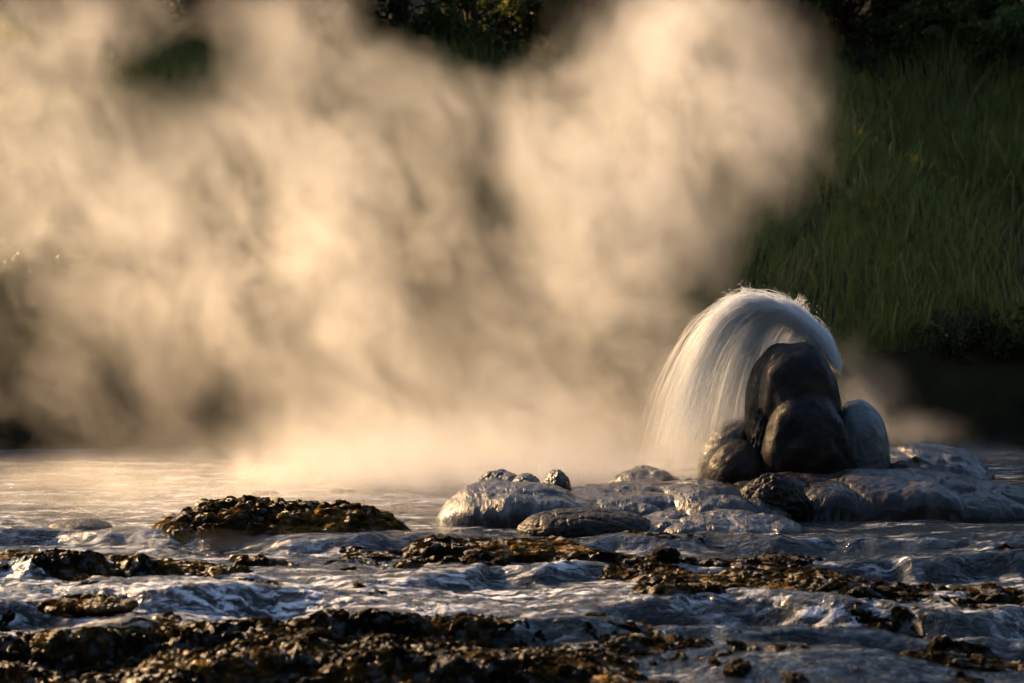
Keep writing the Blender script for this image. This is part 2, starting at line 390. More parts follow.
# --- terrace the cone stands on (ledge with a near-vertical wet front)
def bulbous(name, px0, px1, pyt, pyb, Y, depth, seed, m, cell=.16, amp=.05, prof=None, fine=.005, qp=.5):
    """one fused body of sinter with bulging lobes; cells by nearest of scattered centres"""
    s_ = mpp(Y); w = (px1 - px0) * s_ / 2; h = (pyb - pyt) * s_
    nr, nc = 150, 300
    y, x = np.meshgrid(np.linspace(-1, 1, nr), np.linspace(-1, 1, nc), indexing='ij'); x = x.ravel(); y = y.ravel()
    X, Yv = x * w * 1.15, y * depth * 1.15
    q = np.clip(1 - np.abs(x * 1.1) ** 2.6 - np.abs(y * 1.1) ** 2.4, 0, 1) ** qp
    z = h * q * (np.interp(x, prof[0], prof[1]) if prof else 1)
    rg = np.random.default_rng(seed); n = int(4 * w * depth / cell ** 2 * 1.3)
    cx = rg.uniform(-w, w, n); cy = rg.uniform(-depth, depth, n); cr = cell * rg.uniform(.45, 1.0, n)
    b = np.zeros_like(X); wx = X + .03 * fbm(X * 9, Yv * 9, seed=seed); wy = Yv + .03 * fbm(X * 9, Yv * 9, seed=seed + 1)
    for a_, b_, r_ in zip(cx, cy, cr):
        d2 = ((wx - a_) ** 2 + ((wy - b_) * .8) ** 2) / r_ ** 2
        b = np.maximum(b, r_ / cell * np.sqrt(np.clip(1 - d2, 0, 1)))
    z = z + amp * b * sst(0, .35, q) + fine * fbm(X * 28, Yv * 28, seed=seed + 2, oct=3) + .02 * fbm(X * 5, Yv * 5, seed=seed + 3)
    # running water grooves
    z += .003 * ridge(X * 16, Yv * 5 + z * 8, seed=seed + 4, oct=2)
    z = z - .12 * (1 - sst(0, .25, q)) - .02
    c = at((px0 + px1) / 2, pyb, Y); c.z = max(c.z, -.02)
    top = np.stack([X, Yv, z], -1); bot = top.copy(); bot[:, 2] = np.minimum(z - .02, -.2)
    f = grid_faces(nr, nc); n0 = len(top)
    ring = np.concatenate([np.arange(nc), np.arange(1, nr) * nc + nc - 1, (nr - 1) * nc + np.arange(nc - 2, -1, -1), np.arange(nr - 2, 0, -1) * nc])
    r2 = np.roll(ring, -1); side = np.stack([ring, ring + n0, r2 + n0, r2], -1)
    o = mesh_np(name, np.concatenate([top, bot]), np.concatenate([f, f[:, ::-1] + n0, side]), m); o.location = c; return o
M_terrace = wet_rock('terrace_rock', (.006, .004, .003), (.014, .011, .010), (.06, .055, .06), (.25, .55), 6, .010, .2, (1, 1, .6), 40)
o = bulbous('sinter_terrace', 728, 1062, 486, 524, 10.5, .62, 1010, M_terrace, .17, .05, ((-1, -.8, -.5, .1, .5, 1), (.7, 1.0, 1.05, 1.05, .85, .4)), fine=.007, qp=.30)
tag(o, 'broad low rock ledge with dripping dark front that carries the tall mineral cone', 'rock ledge')
o = prock('flow_mound', 870, 990, 444, 520, 11.2, M_film, .5, tilt=R(9), lump=.12, seed=41, lobes=.03, fine=.012, streak=.02)
tag(o, 'grey blue sloping mound wet with running water right of the tall cone', 'rock')
o = prock('ledge_boulder', 742, 806, 476, 532, 9.95, M_brown, .12, lump=.12, seed=42, lobes=.05, fine=.04)
tag(o, 'rough dark boulder at the left end of the dripping ledge with lit left edge', 'rock')

# --- bulging mounds left of the cone
o = bulbous('sinter_mound', 438, 625, 488, 526, 9.95, .42, 1001, M_film, .24, .05, ((-1, -.6, -.2, .2, .7, 1), (.8, 1.1, 1.05, 1.0, .7, .5)))
tag(o, 'large smooth hump streaked by thin running water, leftmost of the pale mounds', 'rock mound')
o = bulbous('sinter_apron', 520, 800, 496, 524, 10.25, .6, 1002, M_film, .15, .06, ((-1, -.4, .3, .7, 1), (.9, 1.0, 1.15, 1.2, 1.0)), fine=.006)
tag(o, 'low apron of many fused smooth bulges between the streaked hump and the cone', 'rock mound')
o = bulbous('sinter_shoal', 610, 800, 519, 538, 9.5, .36, 1003, M_film, .13, .035, fine=.008)
tag(o, 'low dark bumpy shoal washed by the stream in front of the fused bulges', 'rock mound')
mounds = [
 ('sinter_boulder', 470, 530, 470, 530, 10.6, M_film, .2, dict(lump=.14, seed=52, fine=.003), 'low pale bump blurred by mist behind the left crest of the streaked hump', 0),
 ('sinter_boulder', 543, 571, 469, 515, 10.3, M_film, .10, dict(lump=.12, seed=54, fine=.002), 'upright round knob poking above the crest of the pale mounds', 0),
 ('sinter_boulder', 510, 542, 473, 512, 10.35, M_film, .12, dict(lump=.12, seed=53, fine=.002), 'small round knob just left of the upright knob on the pale mounds', 0),
 ('sinter_boulder', 600, 690, 466, 540, 11.1, M_film, .3, dict(lump=.14, seed=58, fine=.004), 'broad pale bump in the spray behind the fused bulges', 0),
]
for nm, a, b, t, bt, Y, m, dp, kw, lab, g in mounds:
    o = prock(nm, a, b, t, bt, Y, m, dp, **kw)
    if lab and not g: tag(o, lab, 'rock mound')
    else: tag(o, 'small smooth wet bump among the pale mounds between the streaked hump and the cone', 'rock mound', 'smooth wet bumps left of the cone')

# --- algae crusted rock, one body with knobbly crust
def crusted(name, px0, px1, pyt, pyb, Y, depth, seed, m, amp=.16, freq=9, skirt=1.2, prof=None):
    s = mpp(Y); w = (px1 - px0) * s / 2; h = (pyb - pyt) * s
    v, f, c1, c2 = sphere_np(300, 140)
    d = v.copy(); v = v * np.array([w, depth, h])
    v[:, 0] = np.sign(d[:, 0]) * np.abs(d[:, 0]) ** .85 * w
    if prof is not None:
        v[:, 2] *= np.interp(v[:, 0] / w, prof[0], prof[1])
    q = v / .1
    k = freq / 9
    cell = 1.2 * np.tanh(2.6 * np.abs(vnoise(q[:, 0] * k * 1.6, q[:, 1] * k * 1.6, q[:, 2] * k * 1.6, seed=seed))) - .4
    cell2 = 1.3 * np.tanh(2.6 * np.abs(vnoise(q[:, 0] * k * 3.7, q[:, 1] * k * 3.7, q[:, 2] * k * 3.7, seed=seed + 3))) - .4
    fn = fbm(q[:, 0] * 9, q[:, 1] * 9, q[:, 2] * 9, oct=3, seed=seed + 5)
    disp = amp * .12 * cell + amp * .06 * cell2 + amp * .03 * fn
    v = v + d * disp[:, None]
    c = at((px0 + px1) / 2, pyb, Y)
    o = mesh_np(name, v, tris_from(f, c1, c2), m); o.location = c; return o
o = crusted('algae_rock', 146, 410, 501, 540, 9.3, .32, 700, M_algae, .24, 8,
            prof=((-1, -.8, -.5, -.25, 0, .25, .45, .7, .9, 1), (.5, .85, 1.05, 1.0, .88, .82, .95, .98, .9, .7)))
tag(o, 'long low rock crusted with knobbly brown algae standing left in the misty water', 'rock')
o = crusted('flat_rock', 518, 655, 509, 531, 9.35, .22, 720, M_brown, .05, 9)
tag(o, 'smooth dark flat topped rock in front of the streaked hump', 'rock')
o = crusted('mossy_rock', 398, 604, 536, 556, 8.75, .2, 730, M_algae, .10, 9,
            prof=((-1, -.8, -.65, -.4, 0, .5, 1), (.6, 1.2, 1.25, .8, .75, .7, .5)))
tag(o, 'low mossy olive rock in front of the dark flat topped rock', 'rock')
o = crusted('slab_rock', 48, 112, 520, 530, 9.5, .2, 740, M_brown, .03, 9)
tag(o, 'thin flat dark slab just above the water left of the algae crusted rock', 'rock')
o = crusted('hump_rock', 335, 430, 531, 549, 9.1, .2, 745, M_film, .03, 9)
tag(o, 'smooth water covered hump between the algae rock and the mossy rock', 'rock')
o = crusted('orange_rock', 622, 690, 566, 582, 8.1, .12, 750, M_algae, .10, 12)
tag(o, 'orange brown rock standing out of the shallow stream in the middle right', 'rock')
o = crusted('algae_mound', 40, 135, 598, 606, 7.2, .14, 751, M_algae, .10, 12)
tag(o, 'ochre topped algae clump at the left edge above the dark gravel bed', 'rock')
for i, (a, b, t, bt, Y) in enumerate([(244, 286, 492, 500, 11.6), (316, 364, 491, 500, 11.8)]):
    o = crusted('misty_rock', a, b, t, bt, Y, .15, 760 + i, M_brown, .08, 10)
    tag(o, ['small rock blurred by mist behind the left half of the algae rock', 'small rock blurred by mist behind the right half of the algae rock'][i], 'rock')

# --- loose stones in the stream
protos = []
for k in range(5):
    v, f, c1, c2 = sphere_np(40, 24); d = v.copy()
    r = 1 + .10 * fbm(d[:, 0] * 9, d[:, 1] * 9, d[:, 2] * 9, seed=840 + k) + .35 * fbm(d[:, 0] * 1.8 + k, d[:, 1] * 1.8, d[:, 2] * 1.8, seed=800 + k) + .2 * (1 - 2 * np.abs(vnoise(d[:, 0] * 3.4, d[:, 1] * 3.4, d[:, 2] * 3.4 + k, seed=820 + k)))
    me_o = mesh_np('stone', v * r[:, None] * np.array([1, .8, .55]), tris_from(f, c1, c2), M_bed if k % 3 else M_algae)
    protos.append(me_o)
placed = 0; tries = 0; used = set()
while placed < 170 and tries < 8000:
    tries += 1
    y = 5.2 + 3.4 * random.random() ** 1.1; x = (random.random() * 2 - 1) * .27 * y
    mk = float(bed_mask(np.array([x]), np.array([y]))[0])
    if random.random() > .10 + mk: continue
    k = random.randrange(5)
    o = protos[k] if k not in used else protos[k].copy()
    if k in used: COL.objects.link(o)
    used.add(k)
    s = random.uniform(.012, .032) * (1 if random.random() < .85 else 1.5)
    z = max(float(water_h(np.array([x]), np.array([y]))[0]), float(bed_h(np.array([x]), np.array([y]))[0]))
    o.location = (x, y, z + s * .05); o.scale = (s * random.uniform(1, 1.7), s, s * random.uniform(.8, 1.2)); o.rotation_euler = (random.uniform(-.3, .3), random.uniform(-.3, .3), random.uniform(0, 6.28))
    tag(o, 'small dark wet stone among the many scattered through the foreground stream', 'stone', 'dark wet stones scattered in the foreground stream')
    placed += 1

# ------------------------------------------------------------------ water jet
def jet():
    n = 6500; seg = 18
    vent = np.array(at(836, 366, GY + .22))
    V, F, TH = [], [], []
    off = 0
    g = 9.81
    groups = []
    for k in range(34):   # bundles that stay together
        t = RNG.random() ** .8
        groups.append((t, RNG.normal(0, .05), RNG.normal(0, .22), RNG.uniform(-.2, .12), RNG.normal(0, .035)))
    for i in range(n):
        gi = RNG.integers(len(groups)); t, dy, dz, gth, gsp = groups[gi]
        t = np.clip(t + RNG.normal(0, .018), 0, 1)
        # t: 0 short arc, 1 longest arc
        vx = -(1 + (RNG.random() < .06) * RNG.normal(0, .05)) * (.35 + 2.05 * t ** .8) * (1 + RNG.normal(0, .03)); vz = (1 + (RNG.random() < .10) * RNG.uniform(0, .06)) * (1.75 + 1.18 * t ** .6) * (1 + RNG.normal(0, .025)) + dz * .5
        vy = dy * 1.6 + RNG.normal(0, .05) + .12
        p = vent + np.array([RNG.normal(0, .012), RNG.normal(0, .03), RNG.normal(0, .012)])
        vel = np.array([vx * (1 + gsp) * .94, vy, vz * .975]); drag = 1.05 * (1 + RNG.normal(0, .05))
        pts = []; dt = .004
        T = 1.5; cur = p.copy(); step = 0
        while cur[2] > .12 and step < 400:
            pts.append(cur.copy()); vel = vel + np.array([0, 0, -g]) * dt - drag * vel * dt * np.array([1.3, 1, .5]); cur = cur + vel * dt; step += 1
        pts = np.array(pts)
        L = len(pts)
        a = 0 if RNG.random() < .5 else RNG.uniform(0, .6); b = min(1, a + RNG.uniform(.15, .6)) if RNG.random() < .75 else 1.
        idx = np.linspace(a * (L - 1), b * (L - 1), seg)
        P = np.stack([np.interp(idx, np.arange(L), pts[:, c]) for c in range(3)], -1)
        frac = idx / (L - 1)
        s = np.linspace(0, 1, seg)
        wob = .016 * frac
        P = P + np.stack([vnoise(s * 7, s * 0 + i, seed=c + 900) * wob for c in range(3)], -1)
        rad = RNG.uniform(.0005, .0018) * (1 + .5 * (RNG.random() < .08)) * np.minimum(1, 6 * s + .15) * np.minimum(1, 4 * (1 - s) + .1) * (1 + .3 * vnoise(s * 14, s * 0 + i * 1.7, seed=7))
        tan = np.gradient(P, axis=0); tan /= np.linalg.norm(tan, axis=1)[:, None] + 1e-9
        side = np.cross(tan, [0, 1, 0]); side /= np.linalg.norm(side, axis=1)[:, None] + 1e-9; up = np.cross(side, tan)
        ring = []
        for q in range(3):
            an = q * 2 * np.pi / 3; ring.append(P + (side * math.cos(an) + up * math.sin(an)) * rad[:, None])
        ring = np.stack(ring, 1).reshape(-1, 3)
        V.append(ring); TH.append(np.repeat(np.clip(.10 + .86 * frac ** .5 + gth + RNG.uniform(-.1, .1), 0, .95), 3))
        r0 = off + np.arange(seg - 1) * 3
        for q in range(3):
            q2 = (q + 1) % 3
            F.append(np.stack([r0 + q, r0 + q2, r0 + 3 + q2, r0 + 3 + q], -1))
        off += seg * 3
    # spurts that break away from the crest
    crest = np.concatenate(V)
    hi = crest[crest[:, 2] > CAMH - (322 - HOR) / FPX * 11.1]
    for q0 in range(60):
        o0 = hi[RNG.integers(len(hi))]; dv = np.array([RNG.uniform(-1.2, .3), 0, RNG.uniform(.4, 1.05)])
        for q1 in range(26):
            v0 = dv + RNG.normal(0, .13, 3); P0 = o0 + RNG.normal(0, .012, 3)
            tt = np.linspace(0, RNG.uniform(.06, .16), 8)[:, None]
            P = P0 + v0 * tt + np.array([0, 0, -4.9]) * tt ** 2
            r_ = RNG.uniform(.0008, .0024) * np.linspace(1, .2, 8)
            ring = np.stack([P + r_[:, None] * np.array([math.cos(a), .4, math.sin(a)]) for a in (0, 2.09, 4.19)], 1).reshape(-1, 3)
            V.append(ring); TH.append(np.repeat(np.linspace(.15, .7, 8), 3)); r0 = off + np.arange(7) * 3
            for q in range(3): F.append(np.stack([r0 + q, r0 + (q + 1) % 3, r0 + 3 + (q + 1) % 3, r0 + 3 + q], -1))
            off += 24
    # droplets thrown off the arc and splashing at its foot
    base = np.concatenate(V)
    sv, sf, s1, s2 = sphere_np(6, 4); sf = tris_from(sf, s1, s2)
    nd_ = 5000; tops = base[base[:, 2] > CAMH - (345 - HOR) / FPX * 11.1]; pick = np.concatenate([base[RNG.integers(0, len(base), 1500)], tops[RNG.integers(0, len(tops), 3500)]])
    pos = pick + RNG.normal(0, 1, (nd_, 3)) * np.array([.022, .03, .024]) + np.array([0, 0, .012])
    rr_ = RNG.uniform(.0005, .0020, nd_)
    DV = (pos[:, None] + sv[None] * rr_[:, None, None] * np.array([1, 1, 1.8])).reshape(-1, 3)
    DF = (np.arange(nd_)[:, None, None] * len(sv) + sf[None]).reshape(-1, 3)
    global DROPS; DROPS = (DV, DF)
    return np.concatenate(V), np.concatenate(F), np.concatenate(TH), vent
jv, jf, jt, vent = jet()
o = mesh_np('water_jet', jv, jf, M_jet, attrs={'thin': jt})
dp_ = mesh_np('droplets', DROPS[0], DROPS[1], M_jet, o, attrs={'thin': np.full(len(DROPS[0]), .2)}); dp_['kind'] = 'stuff'
tag(o, 'white fan of hot water arching up behind the tall cone and falling to its left', 'water jet')

# ------------------------------------------------------------------ steam (a density grid evaluated from a field)
PUFF = [ # px, py, Y, rx, rz (pixels), ry (m), weight
 (400, 465, 12.8, 140, 42, .8, 2.6), (560, 455, 12.8, 120, 50, .7, 1.5), (370, 474, 12.0, 140, 28, .6, 2.2), (540, 468, 12.1, 90, 24, .5, 1.4), (770, 200, 13.5, 45, 50, .6, .28), (815, 80, 13.3, 22, 14, .3, .6), (320, 440, 13.4, 70, 45, .8, .5), (480, 420, 13.2, 120, 60, .9, .8),
 (650, 400, 13.2, 70, 90, .6, .8), (200, 490, 11.5, 180, 16, 1.2, .7), (60, 485, 12.4, 110, 20, 1.2, .8),
 (600, 330, 13.0, 80, 80, .7, .9), (560, 230, 13.3, 60, 90, .8, 1.1), (640, 150, 13.4, 80, 70, .8, 1.0), (720, 105, 13.2, 66, 70, .7, 1.6),
 (775, 125, 13.2, 40, 42, .5, .8), (650, 240, 13.2, 55, 60, .6, .9), (655, 50, 13.6, 90, 50, .8, .6), (690, 10, 13.6, 65, 60, .8, .6), (570, 140, 13.8, 60, 60, .7, .5),
 (205, 225, 13.0, 80, 70, .8, 1.1), (60, 190, 13.2, 90, 80, .8, .8), (330, 190, 13.6, 70, 70, .8, .6), (300, 300, 13.6, 120, 90, .8, .7),
 (160, 310, 13.8, 160, 50, .8, .45), (380, 360, 13.4, 70, 70, .8, .8), (30, 80, 13.8, 80, 80, .8, .45), (280, 120, 13.8, 80, 50, .8, .5),
 (300, 20, 14, 80, 50, .8, .5), (420, 90, 14, 90, 60, .8, .5), (100, 20, 14, 120, 40, .8, .4), (560, 60, 14, 60, 60, .8, .3), (440, 220, 14, 90, 100, .8, .42),
 (60, 400, 14, 140, 50, .8, .32), (230, 260, 14.2, 260, 140, .8, .28),
 (872, 400, 11.7, 30, 28, .3, 1.6), (915, 432, 11.9, 38, 15, .35, 1.3), (852, 368, 11.6, 16, 30, .25, 1.1), (700, 390, 11.2, 34, 62, .13, 1.3), (690, 458, 11.0, 60, 15, .25, 1.2), (735, 302, 11.2, 40, 12, .12, 1.0), (800, 328, 11.2, 30, 16, .12, 1.4),
 (980, 452, 14.0, 70, 9, .9, .35), (620, 480, 11.3, 90, 14, .6, .45),
 (150, 516, 9.5, 90, 9, .5, .18), (300, 538, 8.95, 110, 8, .3, .35), (720, 25, 14, 40, 40, .5, .4),
 (690, 420, 11.9, 50, 60, .3, .3)]
HOLE = [(800, 260, 13.4, 50, 45, 1.2, .35), (185, 62, 14, 62, 42, 1.5, .32), (450, 20, 14, 70, 40, 1.5, .6), (440, 305, 13.5, 24, 24, 1.2, .35), (228, 400, 13.8, 30, 30, 1.2, .18), (20, 290, 13.6, 30, 30, 1.2, .25), (10, 430, 13.6, 30, 30, 1.2, .25),
        (480, 180, 13.5, 26, 50, 1.2, .12), (110, 365, 13.6, 30, 40, 1, .2)]
def build_steam():
    ng = bpy.data.node_groups.new('steam_field', 'GeometryNodeTree')
    ng.interface.new_socket('Geometry', in_out='INPUT', socket_type='NodeSocketGeometry')
    ng.interface.new_socket('Geometry', in_out='OUTPUT', socket_type='NodeSocketGeometry')
    nd = ng.nodes; L = ng.links.new
    go = nd.new('NodeGroupOutput')
    pos = nd.new('GeometryNodeInputPosition').outputs[0]
    def vm(op, a, b):
        n = nd.new('ShaderNodeVectorMath'); n.operation = op
        for s, v in ((0, a), (1, b)):
            if v is None: continue
            if isinstance(v, bpy.types.NodeSocket): L(v, n.inputs[s])
            else: n.inputs[s].default_value = v
        return n.outputs['Value'] if op in ('DOT_PRODUCT', 'LENGTH') else n.outputs['Vector']
    def mt(op, a, b=None, c=None, clamp=False):
        n = nd.new('ShaderNodeMath'); n.operation = op; n.use_clamp = clamp
        for s, v in ((0, a), (1, b), (2, c)):
            if v is None: continue
            if isinstance(v, bpy.types.NodeSocket): L(v, n.inputs[s])
            else: n.inputs[s].default_value = v
        return n.outputs[0]
    def noise(vec, scale, detail, rough=.5, dist=0):
        n = nd.new('ShaderNodeTexNoise'); L(vec, n.inputs['Vector'])
        n.inputs['Scale'].default_value = scale; n.inputs['Detail'].default_value = detail; n.inputs['Roughness'].default_value = rough; n.inputs['Distortion'].default_value = dist
        return n
    w1 = noise(pos, .9, 3)
    wc = vm('SUBTRACT', w1.outputs['Color'], (.5, .5, .5))
    wp = vm('ADD', pos, vm('MULTIPLY', wc, (1.1, .6, 1.1)))
    w2 = noise(pos, 3.0, 3)
    wp2 = vm('ADD', wp, vm('MULTIPLY', vm('SUBTRACT', w2.outputs['Color'], (.5, .5, .5)), (.28, .2, .28)))
    # low mist hugs the water: less warp near it
    def gauss(src, P):
        px, py, Y, rx, rz, ry, w = P
        c = at(px, py, Y); s = mpp(Y)
        d = vm('MULTIPLY', vm('SUBTRACT', src, tuple(c)), (1 / (rx * s), 1 / ry, 1 / (rz * s)))
        return mt('MULTIPLY', mt('EXPONENT', mt('MULTIPLY', vm('DOT_PRODUCT', d, d), -1.0)), w)
    tot = None
    for P in PUFF:
        g = gauss(wp2 if P[1] < 440 and P[0] < 820 else pos, P)
        tot = g if tot is None else mt('ADD', tot, g)
    for P in HOLE:
        tot = mt('SUBTRACT', tot, gauss(wp2, P))
    # rising billows
    rt = nd.new('ShaderNodeVectorRotate'); rt.rotation_type = 'Y_AXIS'; rt.inputs['Angle'].default_value = R(32); L(wp2, rt.inputs['Vector'])
    st = vm('MULTIPLY', rt.outputs[0], (1.15, 1.0, .62))
    b1 = noise(st, 1.7, 6, .60, .5).outputs['Fac']
    b2 = noise(st, 5.5, 4, .62, .6).outputs['Fac']
    f = mt('MULTIPLY', mt('SUBTRACT', b1, .37), 4.4)
    f = mt('ADD', f, mt('MULTIPLY', mt('SUBTRACT', b2, .5), 3.0))
    f = mt('MAXIMUM', f, .04)
    den = mt('MULTIPLY', tot, f)
    den = mt('MAXIMUM', mt('SUBTRACT', den, .035), 0.0)
    xyz = nd.new('ShaderNodeSeparateXYZ'); L(pos, xyz.inputs[0])
    # fade out at the grid's own sides so no face of it shows
    fx = mt('MULTIPLY', mt('SUBTRACT', 5.4, mt('ABSOLUTE', xyz.outputs[0])), 1.5, clamp=True)
    fz = mt('MULTIPLY', mt('SUBTRACT', 4.9, xyz.outputs[2]), 1.5, clamp=True)
    fy = mt('MULTIPLY', mt('SUBTRACT', 15.9, xyz.outputs[1]), 1.5, clamp=True)
    den = mt('MULTIPLY', mt('MULTIPLY', den, fx), mt('MULTIPLY', fz, fy))
    vc = nd.new('GeometryNodeVolumeCube')
    L(den, vc.inputs['Density'])
    vc.inputs['Min'].default_value = (-5.4, 8.2, -.1); vc.inputs['Max'].default_value = (5.4, 16.0, 4.9)
    vc.inputs['Resolution X'].default_value = 290; vc.inputs['Resolution Y'].default_value = 160; vc.inputs['Resolution Z'].default_value = 145
    vmn = nd.new('GeometryNodeVolumeToMesh'); vmn.resolution_mode = 'VOXEL_SIZE'
    L(vc.outputs[0], vmn.inputs[0])
    for s in vmn.inputs:
        if s.name == 'Voxel Size': s.default_value = .11
        if s.name == 'Threshold': s.default_value = .22
        if s.name == 'Adaptivity': s.default_value = .1
    # steam material on grid, thin vapour in the hull
    m, nt, out = mat('steam')
    pv = nt.nodes.new('ShaderNodeVolumePrincipled'); pv.inputs['Color'].default_value = (.985, .965, .94, 1)
    pv.inputs['Density'].default_value = STEAM_D; pv.inputs['Anisotropy'].default_value = .35
    nt.links.new(pv.outputs[0], out.inputs['Volume'])
    m2, nt, out = mat('thin_vapour')
    pv = nt.nodes.new('ShaderNodeVolumePrincipled'); pv.inputs['Color'].default_value = (.985, .965, .94, 1)
    pv.inputs['Density'].default_value = .01; pv.inputs['Anisotropy'].default_value = .35
    nt.links.new(pv.outputs[0], out.inputs['Volume'])
    s1 = nd.new('GeometryNodeSetMaterial'); s1.inputs['Material'].default_value = m; L(vc.outputs[0], s1.inputs[0])
    s2 = nd.new('GeometryNodeSetMaterial'); s2.inputs['Material'].default_value = m2; L(vmn.outputs[0], s2.inputs[0])
    j = nd.new('GeometryNodeJoinGeometry'); L(s1.outputs[0], j.inputs[0])
    if HULL: L(s2.outputs[0], j.inputs[0])
    L(j.outputs[0], go.inputs[0])
    me = bpy.data.meshes.new('steam'); me.from_pydata([(0, 12, .5), (.1, 12, .5), (0, 12.1, .5)], [], [(0, 1, 2)])
    o = bpy.data.objects.new('steam', me); COL.objects.link(o)
    me.materials.append(m)
    md = o.modifiers.new('field', 'NODES'); md.node_group = ng
    tag(o, 'golden backlit clouds of steam rising from the hot water', 'steam', kind='stuff')
    return o
STEAM_D = .60; HULL = True
build_steam()

# ------------------------------------------------------------------ grass on the bank
def blades(n, xr, yr, hmean, seed, keep=None, wid=.005):
    rg = np.random.default_rng(seed)
    x = rg.uniform(*xr, n); y = rg.uniform(*yr, n)
    cl = fbm(x * 1.6, y * 1.6, seed=seed + 1, oct=3)
    k = rg.random(n) < np.clip(.65 + 1.1 * cl, .12, 1)
    if keep is not None: k &= keep(x, y, rg)
    x, y, cl = x[k], y[k], cl[k]; n = len(x)
    z = bank_z(x, y) - .02
    h = hmean * np.clip(rg.lognormal(0, .33, n), 0, 1.7) * (1 + .5 * fbm(x * 2.3, y * 2.3, seed=seed + 5))
    az = rg.uniform(0, 2 * np.pi, n) * .85 + 2.6 * fbm(x * 1.1, y * 1.1, seed=seed + 6) - 1.2
    lean = rg.uniform(.08, .6, n) * h
    dx, dy = np.cos(az), np.sin(az) * .8 - .35
    w = wid * rg.uniform(.6, 1.5, n)
    fa = rg.uniform(0, np.pi, n); wx, wy = np.cos(fa) * w, np.sin(fa) * w * .6
    lv = [0, .35, .7, 1.]; V = []
    for t in lv:
        cx = x + dx * lean * t ** 2; cy = y + dy * lean * t ** 2; cz = z + h * (t - .28 * t ** 3 * (lean / h))
        ww = (1 - t ** 2.2) * 1 + .03
        V.append(np.stack([cx - wx * ww, cy - wy * ww, cz], -1)); V.append(np.stack([cx + wx * ww, cy + wy * ww, cz], -1))
    V = np.stack(V, 1)
    b = np.arange(n)[:, None] * 8
    F = np.concatenate([b + np.array([[0, 1, 3, 2]]), b + np.array([[2, 3, 5, 4]]), b + np.array([[4, 5, 7, 6]])], 0)
    tint = np.clip(.45 + .35 * rg.normal(0, .6, n) + .5 * fbm(x * .8, y * .8, seed=seed + 9), 0, 1)
    return V.reshape(-1, 3), F, np.repeat(tint, 8)
def bank_keep(x, y, rg):
    edge = 15.9 + .25 * fbm(x * .5, x * 0 + 2.2, seed=120, oct=3)
    bare = (y - edge < .28) & ((x > 2.7) | (x < -2.5))
    return (y < 20.3 + .5 * rg.random(len(x))) & ~bare
sv_, sf_, st_ = blades(5200, (-6.4, 6.4), (16.2, 20.8), .42, 57, None, .0035)
gv, gf, gt = blades(150000, (-6.4, 6.4), (15.95, 21.2), .30, 31, bank_keep)
o = mesh_np('grass', np.concatenate([gv, sv_]), np.concatenate([gf, sf_ + len(gv)]), M_grass, attrs={'tint': np.concatenate([gt, np.clip(st_ + .45, 0, 1)])}); tag(o, 'tall green grass covering the steep far bank', 'grass', kind='stuff')

# ------------------------------------------------------------------ trees and bushes
def leaf_cloud(centres, radii, n, size, rg, ysq=1.):
    cs = np.array(centres); rs = np.array(radii)
    p = rs ** 2 / np.sum(rs ** 2); idx = rg.choice(len(cs), n, p=p)
    d = rg.normal(0, 1, (n, 3)); d /= np.linalg.norm(d, axis=1)[:, None]
    rr = rs[idx] * (1 - .55 * rg.random(n) ** 1.6)
    c = cs[idx] + d * rr[:, None] * np.array([1, ysq, .8])
    keep = fbm(c[:, 0] * 4, c[:, 1] * 4, c[:, 2] * 4, seed=5, oct=2) > -.12
    c = c[keep]; n = len(c)
    a = rg.normal(0, 1, (n, 3)); a[:, 2] -= .5; a /= np.linalg.norm(a, axis=1)[:, None]
    b = np.cross(a, rg.normal(0, 1, (n, 3))); b /= np.linalg.norm(b, axis=1)[:, None]
    s = (size * rg.uniform(.6, 1.4, n))[:, None]
    nrm = np.cross(a, b) * s * .18
    V = np.stack([c, c + a * s * .5 + b * s * .3 + nrm, c + a * s, c + a * s * .5 - b * s * .3 + nrm], 1).reshape(-1, 3)
    F = np.arange(n)[:, None] * 4 + np.array([[0, 1, 2, 3]])
    t = np.clip(rg.normal(.45, .25, n), 0, 1)
    return V, F, np.repeat(t, 4)
def limb(p0, p1, r0, r1, rg, seg=8, sides=7, bend=.12):
    p0, p1 = np.array(p0, float), np.array(p1, float); t = np.linspace(0, 1, seg)[:, None]
    mid = rg.normal(0, bend, 3) * np.linalg.norm(p1 - p0)
    P = p0 + (p1 - p0) * t + mid * (t * (1 - t) * 2)
    r = r0 + (r1 - r0) * t[:, 0]
    tan = np.gradient(P, axis=0); tan /= np.linalg.norm(tan, axis=1)[:, None]
    s = np.cross(tan, [.3, 1, .1]); s /= np.linalg.norm(s, axis=1)[:, None]; u = np.cross(s, tan)
    an = np.arange(sides) * 2 * np.pi / sides
    V = (P[:, None] + r[:, None, None] * (np.cos(an)[None, :, None] * s[:, None] + np.sin(an)[None, :, None] * u[:, None])).reshape(-1, 3)
    F = []
    for i in range(seg - 1):
        for q in range(sides):
            F.append((i * sides + q, i * sides + (q + 1) % sides, (i + 1) * sides + (q + 1) % sides, (i + 1) * sides + q))
    return V, np.array(F)
